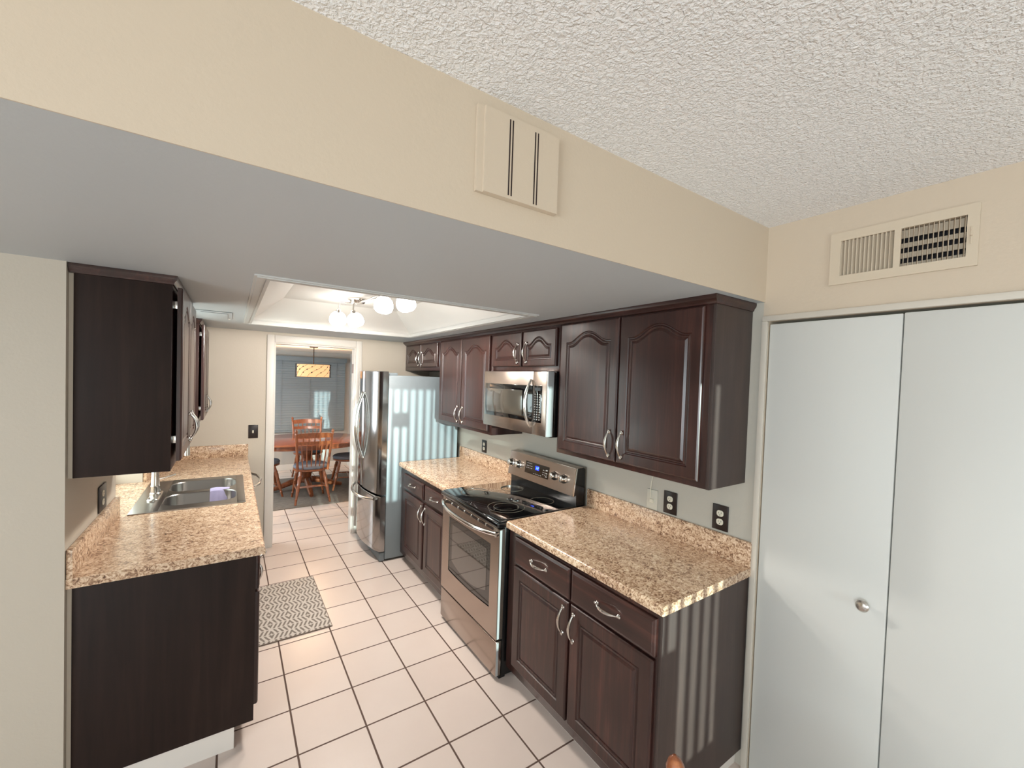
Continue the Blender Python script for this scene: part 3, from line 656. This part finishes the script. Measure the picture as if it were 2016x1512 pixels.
P('lamp_lens', MB().box(-.24, -.10, 1.745, 1.79, 1.358, 1.369, .003), M['ivory'], c)

# ------------------------------------------------------------------ light fixture
c = T('ceiling_light', 'brushed nickel ceiling light with four lit glass shades in the light well', 'light', (-1.13, 2.30, 2.14))
P('canopy', MB().lathe([(.072, 0), (.072, -.008), (.058, -.014), (.052, -.030), (.045, -.036), (.004, -.038)], (-1.150, 2.38, ZW), n=30), M['nickel'], c)
globes = [((-1.270, 2.455, 2.125), (.05, .5, -1)), ((-1.155, 2.415, 2.125), (.35, .25, -1)), ((-1.125, 1.80, 2.164), (-.2, -.2, -1)), ((-1.035, 1.645, 2.168), (.1, -.3, -1))]
for (gc, ax) in globes:
    gc = Vector(gc); ax = Vector(ax).normalized(); t0 = gc - ax * .062
    P('arm', MB().tube([(-1.150, 2.38, ZW - .030), (-1.150 + (t0.x + 1.150) * .35, 2.38 + (t0.y - 2.38) * .35, ZW - .034), (-1.150 + (t0.x + 1.150) * .92, 2.38 + (t0.y - 2.38) * .92, ZW - .032), tuple(t0 + Vector((0, 0, .012)))], .0055, 8).lathe([(.008, 0), (.017, .003), (.017, .022), (.012, .026)], t0 - ax * .012, t0 + ax, 14), M['nickel'], c)
    light('bulb', 'SPOT', tuple(gc + Vector((0, 0, -.062))), 21, (1.0, .94, .86), (math.atan2(math.hypot(ax.x, ax.y) * .5, 1), 0, 0), spot_size=3.08, spot_blend=.2, shadow_soft_size=.045)
    P('shade', MB().lathe([(.018, -.050), (.034, -.044), (.050, -.028), (.059, -.004), (.060, .018), (.056, .034), (.045, .046), (.025, .053), (.003, .055)], gc, gc + ax, 22), M['globe'], c)

# ------------------------------------------------------------------ wall plates, vents, chime
def outlet(name, label, y0, y1, z0, z1, x=-.0, sg=-1, kind='duplex', group=None):
    yc, zc = (y0 + y1) / 2, (z0 + z1) / 2
    c = T(name, label, name.split('_')[-1] if 'outlet' in name else 'wall plate', (x + sg * .003, yc, z0), group)
    P('plate', MB().box(x + sg * .0005, x + sg * .007, y0, y1, z0, z1, .003), M['brown'], c)
    for dz in (-.020, .020):
        r = P('receptacle', MB().loft([[(x + sg * o, yc + p[0], zc + dz + p[1]) for p in [(a[0], a[1]) for a in rrect(-.0165 + i, .0165 - i, -.0145 + i, .0145 - i, 0, .012 - i)]] for o, i in ((.006, 0), (.0085, 0), (.0092, .001))]), M['almond'], c)
        P('slots', MB().box(x + sg * .009, x + sg * .0095, yc - .0075, yc - .0055, zc + dz - .001, zc + dz + .007).box(x + sg * .009, x + sg * .0095, yc + .0055, yc + .0075, zc + dz - .001, zc + dz + .006).box(x + sg * .009, x + sg * .0095, yc - .002, yc + .002, zc + dz - .009, zc + dz - .005), M['black'], r)
    return c
outlet('power_outlet', 'dark outlet plate on the right wall, the one nearest the closet doors', .1155, .1935, 1.033, 1.153, group='dark outlet plates')
outlet('power_outlet', 'dark outlet plate on the right wall, beside the white phone jack', .388, .468, 1.032, 1.150, group='dark outlet plates')
outlet('power_outlet', 'dark outlet plate on the right wall, between microwave and refrigerator counter', 2.356, 2.438, 1.035, 1.148, group='dark outlet plates')
c = outlet('power_outlet', 'wide dark outlet and switch plate on the sink wall under the near cabinet', 1.735, 1.868, 1.030, 1.152, x=XL, sg=1, group='dark outlet plates')
c = T('phone_jack', 'almond phone jack plate with a thin cord going up, left of the dark outlets', 'phone jack', (-.004, .543, 1.024))
P('plate', MB().box(-.006, -.0005, .508, .577, 1.026, 1.134, .002), M['ivory'], c)
P('socket', MB().box(-.016, -.005, .530, .552, 1.064, 1.084, .002), M['almond'], c)
P('cord', MB().tube([(-.008, .548, 1.088), (-.012, .549, 1.12), (-.012, .546, 1.17), (-.009, .535, 1.23), (-.008, .528, 1.282)], .0022, 8), M['almond'], c)
c = T('light_switch', 'dark light switch plate on the far wall left of the doorway', 'light switch', (-1.748, YF - .004, 1.074))
P('plate', MB().box(-1.787, -1.709, YF - .007, YF - .0005, 1.074, 1.200, .003), M['brown'], c)
P('toggle', MB().box(-1.756, -1.744, YF - .014, YF - .006, 1.124, 1.150, .003), M['almond'], c)
# door chime on the bulkhead
c = T('door_chime', 'flat painted chime cover with slot pairs, high on the wall above the kitchen opening', 'door chime', (-1.323, -.006, 2.166))
P('cover', MB().box(-1.447, -1.428, -.010, -.0005, 2.166, 2.372).loft([[(-1.430, -.0005, 2.166), (-1.200, -.0005, 2.166), (-1.200, -.0005, 2.372), (-1.430, -.0005, 2.372)], [(-1.429, -.017, 2.167), (-1.201, -.017, 2.167), (-1.201, -.017, 2.371), (-1.429, -.017, 2.371)]]), M['wall'], c, smooth=False)
for x0, za, zb in ((-1.3585, 2.175, 2.362), (-1.3500, 2.175, 2.362), (-1.2800, 2.173, 2.358), (-1.2710, 2.173, 2.358)):
    P('slot', MB().box(x0 - .0019, x0 + .0019, -.0174, -.012, za, zb), M['slot'], c)
# return register above the closet
c = T('wall_register', 'painted air register with two louver banks above the white closet doors', 'vent', (-.004, -.433, 2.12))
fr = MB()
for y0, y1, z0, z1 in ((-.630, -.603, 2.120, 2.316), (-.270, -.236, 2.120, 2.316), (-.603, -.270, 2.120, 2.152), (-.603, -.270, 2.284, 2.316), (-.444, -.426, 2.152, 2.284)): fr.box(-.008, -.0005, y0, y1, z0, z1)
P('frame', fr, M['vent'], c)
f1 = MB(); f2 = MB(); n = 13
for k in range(n):
    y = -.270 - (k + .5) * .156 / n; a = .55
    f1.loft([[(.010 - .014, y + .0065, z), (.010 - .014, y + .0078, z), (.010 + .006, y - .0030, z), (.010 + .006, y - .0043, z)] for z in (2.152, 2.284)])
    y = -.444 - (k + .5) * .159 / n
    f2.loft([[(-.004, y - .0030, z), (-.004, y - .0017, z), (.016, y + .0043, z), (.016, y + .0030, z)] for z in (2.152, 2.284)])
P('louver_bank', f1, M['vent'], c); P('louver_bank', f2, M['vent'], c)
P('damper', MB().box(.022, .026, -.603, -.270, 2.158, 2.168).box(.022, .026, -.603, -.270, 2.186, 2.204).box(.022, .026, -.603, -.270, 2.222, 2.238).box(.022, .026, -.603, -.270, 2.256, 2.284), M['vent'], c)
P('duct', MB().box(.05, .12, -.604, -.271, 2.151, 2.285), M['ventd'], c)
P('lever', MB().box(-.022, -.006, -.616, -.612, 2.214, 2.218, .001).box(-.012, -.007, -.615, -.612, 2.190, 2.244, .001), M['vent'], c)
# ceiling register left of the light well
c = T('ceiling_register', 'flat painted ceiling register above the sink counter', 'vent', (-2.02, 2.62, ZS - .012))
P('frame', MB().box(-2.12, -1.925, 2.41, 2.83, ZS - .006, ZS - .0005, .002), M['soffit'], c)
P('louver', MB().box(-2.095, -1.950, 2.45, 2.79, ZS - .011, ZS - .006, .003), M['soffit'], c)
P('lever', MB().box(-1.948, -1.938, 2.73, 2.75, ZS - .018, ZS - .006, .002), M['white'], c)

# ------------------------------------------------------------------ kitchen mat
c = T('kitchen_mat', 'gray and cream patterned mat on the tile in front of the sink cabinet', 'mat', (-1.57, 2.476, 0))
P('backing', MB().box(-1.80, -1.336, 2.064, 2.888, .0, .0075, .003), M['rubber'], c)
P('woven_top', MB().box(-1.795, -1.341, 2.069, 2.883, .0070, .0092, .001), M['mat'], c)

# ------------------------------------------------------------------ dining room
ONE('area_rug', MB().box(-2.9, -.13, 4.94, 6.62, .0002, .011, .004), M['carpet'], 'gray brown rug under the dining table, past the doorway', 'rug')
def turned(p0, p1, prof, n=12):
    L = (Vector(p1) - Vector(p0)).length
    return MB().lathe([(r, d * L) for r, d in prof], p0, p1, n)
LEG = [(.012, 0), (.014, .03), (.0135, .14), (.018, .16), (.013, .18), (.016, .30), (.021, .45), (.017, .55), (.022, .58), (.017, .61), (.024, .72), (.021, .80), (.024, .83), (.018, .86), (.016, 1)]
SP = [(.0055, 0), (.007, .15), (.0095, .38), (.007, .65), (.0055, 1)]
def make_chair(label):
    c = T('dining_chair', label, 'chair', (0, 0, 0), 'spindle-back oak chairs')
    st = []
    for k in range(40):
        a = 2 * PI * k / 40; r = 1 - .05 * math.cos(2 * a)
        st.append((.222 * r * math.cos(a), .205 * r * math.sin(a) + (.0 if math.sin(a) > 0 else -.01 * abs(math.sin(a)))))
    P('seat', MB().loft([[(a * q, b * q, z) for a, b in st] for q, z in ((.90, .408), (1.0, .418), (1.0, .434), (.96, .440))]), M['oak'], c)
    P('cushion', MB().loft([[(a * q, b * q + .005, z) for a, b in st] for q, z in ((.95, .440), (.99, .452), (.99, .468), (.93, .482), (.7, .488), (.2, .490))]), M['cushion'], c)
    for sx in (-1, 1):
        P('leg', turned((sx * .205, -.225, .0), (sx * .135, -.135, .415), LEG), M['oak'], c)
        P('leg', turned((sx * .195, .225, .0), (sx * .14, .13, .415), LEG), M['oak'], c)
        P('back_post', MB().lathe([(r, d) for r, d in ((.014, 0), (.017, .05), (.0145, .10), (.016, .25), (.017, .38), (.014, .47), (.013, .485), (.019, .50), (.013, .512), (.012, .516), (.018, .530), (.0185, .540), (.012, .553), (.003, .560))], (sx * .178, -.165, .42), (sx * .214, -.270, .955), 12), M['oak'], c)
    def back_pt(x, z, o=0): # point on the curved back surface
        f = (z - .42) / .535; return (x, -.165 - .105 * f - .028 * (1 - (x / .2) ** 2) - o, z)
    def rail(z0, z1, w, bow, crest=0):
        mb = MB(); lo = []
        for k in range(15):
            x = -w + 2 * w * k / 14; zt = z1 + crest * (1 - (x / w) ** 2); lo.append([back_pt(x, z0, -.008), back_pt(x, zt, -.008), back_pt(x, zt, .008), back_pt(x, z0, .008)])
        return mb.loft(lo)
    P('crest_rail', rail(.860, .915, .205, 0, .015), M['oak'], c)
    P('lower_rail', rail(.770, .812, .200, 0, .004), M['oak'], c)
    for k in range(5):
        x = -.13 + .065 * k; P('short_spindle', turned(back_pt(x, .808), back_pt(x, .864), SP, 8), M['oak'], c)
    for k in range(6):
        x = -.15 + .06 * k; P('long_spindle', turned((x * .8, -.175 - .012 * (1 - (x / .17) ** 2), .435), back_pt(x, .775), SP, 8), M['oak'], c)
    for sx in (-1, 1): P('side_stretcher', turned((sx * .178, -.182, .17), (sx * .172, .180, .18), [(.007, 0), (.012, .5), (.007, 1)], 8), M['oak'], c)
    P('cross_stretcher', turned((-.174, 0, .176), (.174, 0, .176), [(.007, 0), (.012, .5), (.007, 1)], 8), M['oak'], c)
    P('rear_stretcher', turned((-.170, -.178, .21), (.170, -.178, .21), [(.006, 0), (.009, .5), (.006, 1)], 8), M['oak'], c)
    return c
ch = make_chair('oak spindle-back chair with its back to the doorway, slate cushion')
ch.location = (-1.03, 5.22, .0148)
copy_thing(ch, (-.90, 6.42, .0148), PI - .05, 'oak spindle-back chair on the far side of the dining table, before the blinds')
copy_thing(ch, (-.45, 5.69, .0148), PI / 2 - .10, 'oak chair at the right end of the dining table, half hidden by the door casing')
copy_thing(ch, (-1.57, 5.69, .0148), -PI / 2 + .08, 'oak chair at the left end of the dining table, cut off by the doorway')
copy_thing(ch, (-1.394, -.70, .003), PI, 'oak chair in the near room, only its back post knob showing at the bottom edge')
# table
c = T('dining_table', 'oval oak pedestal dining table beyond the doorway', 'table', (-1.0, 5.80, .011))
def oval(rx, ry, z, n=48):
    out = []
    for k in range(n):
        a = 2 * PI * k / n; ca, sa = math.cos(a), math.sin(a); e = 2 / 2.8
        out.append((-1.0 + rx * math.copysign(abs(ca) ** e, ca), 5.80 + ry * math.copysign(abs(sa) ** e, sa), z))
    return out
P('tabletop', MB().loft([oval(0.67, 0.58, .722), oval(0.70, 0.61, .728), oval(0.70, 0.61, .742), oval(0.68, 0.59, .750)]), M['oakx'], c)
P('apron', MB().loft([oval(0.63, 0.54, .665), oval(0.63, 0.54, .723)]), M['oakx'], c)
P('pedestal', MB().lathe([(.07, .12), (.09, .14), (.09, .17), (.06, .20), (.075, .28), (.10, .36), (.085, .44), (.055, .50), (.075, .54), (.075, .58), (.12, .62), (.13, .66)], (-1.0, 5.80, .0), n=24), M['oak'], c)
for k in range(4):
    a = PI / 4 * 0 + PI / 2 * k - PI / 2; dx, dy = math.cos(a), math.sin(a)
    P('foot', MB().tube([(-1.0 + dx * .04, 5.80 + dy * .04, .16), (-1.0 + dx * .2, 5.80 + dy * .2, .13), (-1.0 + dx * .36, 5.80 + dy * .36, .07), (-1.0 + dx * .48, 5.80 + dy * .48, .038)], [.045, .042, .034, .026], 10), M['oak'], c)
# pendant lamp
c = T('pendant_lamp', 'drum pendant lamp with amber vine-pattern shade, glowing over the dining table', 'lamp', (-.975, 5.55, 1.645))
LX, LY, LR, LZ0, LZ1 = -.975, 5.55, .205, 1.652, 1.826
P('lamp_shade', MB().lathe([(LR, 0), (LR, LZ1 - LZ0), (LR - .003, LZ1 - LZ0), (LR - .003, 0)], (LX, LY, LZ0), n=48, cap=False), M['shade'], c)
for z in (LZ0 - .004, LZ1 - .002): P('shade_ring', MB().lathe([(LR + .012, 0), (LR + .026, .0), (LR + .026, .006), (LR + .012, .006), (LR + .012, 0)], (LX, LY, z), n=48, cap=False), M['iron'], c)
vn = MB(); random.seed(12)
def shade_pt(s, z): a = s / LR - PI / 2; return (LX + (LR + .004) * math.cos(a), LY + (LR + .004) * math.sin(a), z)
for k in range(8):
    s0 = -.44 + k * .112; pts = []
    for i in range(9):
        f = i / 8; pts.append(shade_pt(s0 + .21 * f + .012 * math.sin(f * 7 + k), LZ0 + .006 + (LZ1 - LZ0 - .012) * f ** .85))
    vn.tube(pts, .0016, 6)
    for i in (2, 4, 6):
        p = pts[i]; q = shade_pt(s0 + .21 * i / 8 + .014, LZ0 + (LZ1 - LZ0) * (i / 8) ** .85 + .012); vn.tube([p, tuple((Vector(p) + Vector(q)) / 2), q], [.0015, .0085, .001], 6)
P('vine_overlay', vn, M['iron'], c)
P('frame_bars', MB().tube([(LX - LR - .018, LY, LZ0), (LX - LR - .018, LY, LZ1)], .004, 8).tube([(LX + LR + .018, LY, LZ0), (LX + LR + .018, LY, LZ1)], .004, 8).tube([(LX - LR - .018, LY, LZ1), (LX + LR + .018, LY, LZ1)], .004, 8), M['iron'], c)
P('rod', MB().tube([(LX, LY, LZ1), (LX, LY, 2.076)], .006, 8).lathe([(.055, 0), (.055, .010), (.02, .016)], (LX, LY, 2.060)), M['iron'], c)
P('bulb', MB().sphere((LX, LY, 1.74), .03), plain('lit_bulb', lin(255, 230, 190), .3, emc=lin(255, 214, 170), ems=600), c)
# blinds
c = T('window_blind', 'closed gray horizontal blinds covering the dining room window', 'blinds', (-1.025, 7.27, .66))
sl = MB(); z = .695
while z < 1.90:
    sl.loft([[(x, 7.262, z), (x, 7.259, z + .022), (x, 7.268, z + .046), (x, 7.271, z + .046), (x, 7.263, z + .022), (x, 7.265, z)] for x in (-1.86, -.19)]); z += .043
P('slats', sl, M['blind'], c)
P('head_rail', MB().box(-1.88, -.17, 7.235, 7.298, 1.905, 1.985, .004), M['blind'], c)
P('bottom_rail', MB().box(-1.86, -.19, 7.255, 7.278, .665, .692, .003), M['blind'], c)
for x in (-1.22, -.78, -.34): P('ladder_cord', MB().box(x - .003, x + .003, 7.253, 7.256, .67, 1.91), plain('cord_gray', lin(128, 134, 144), .7), c)
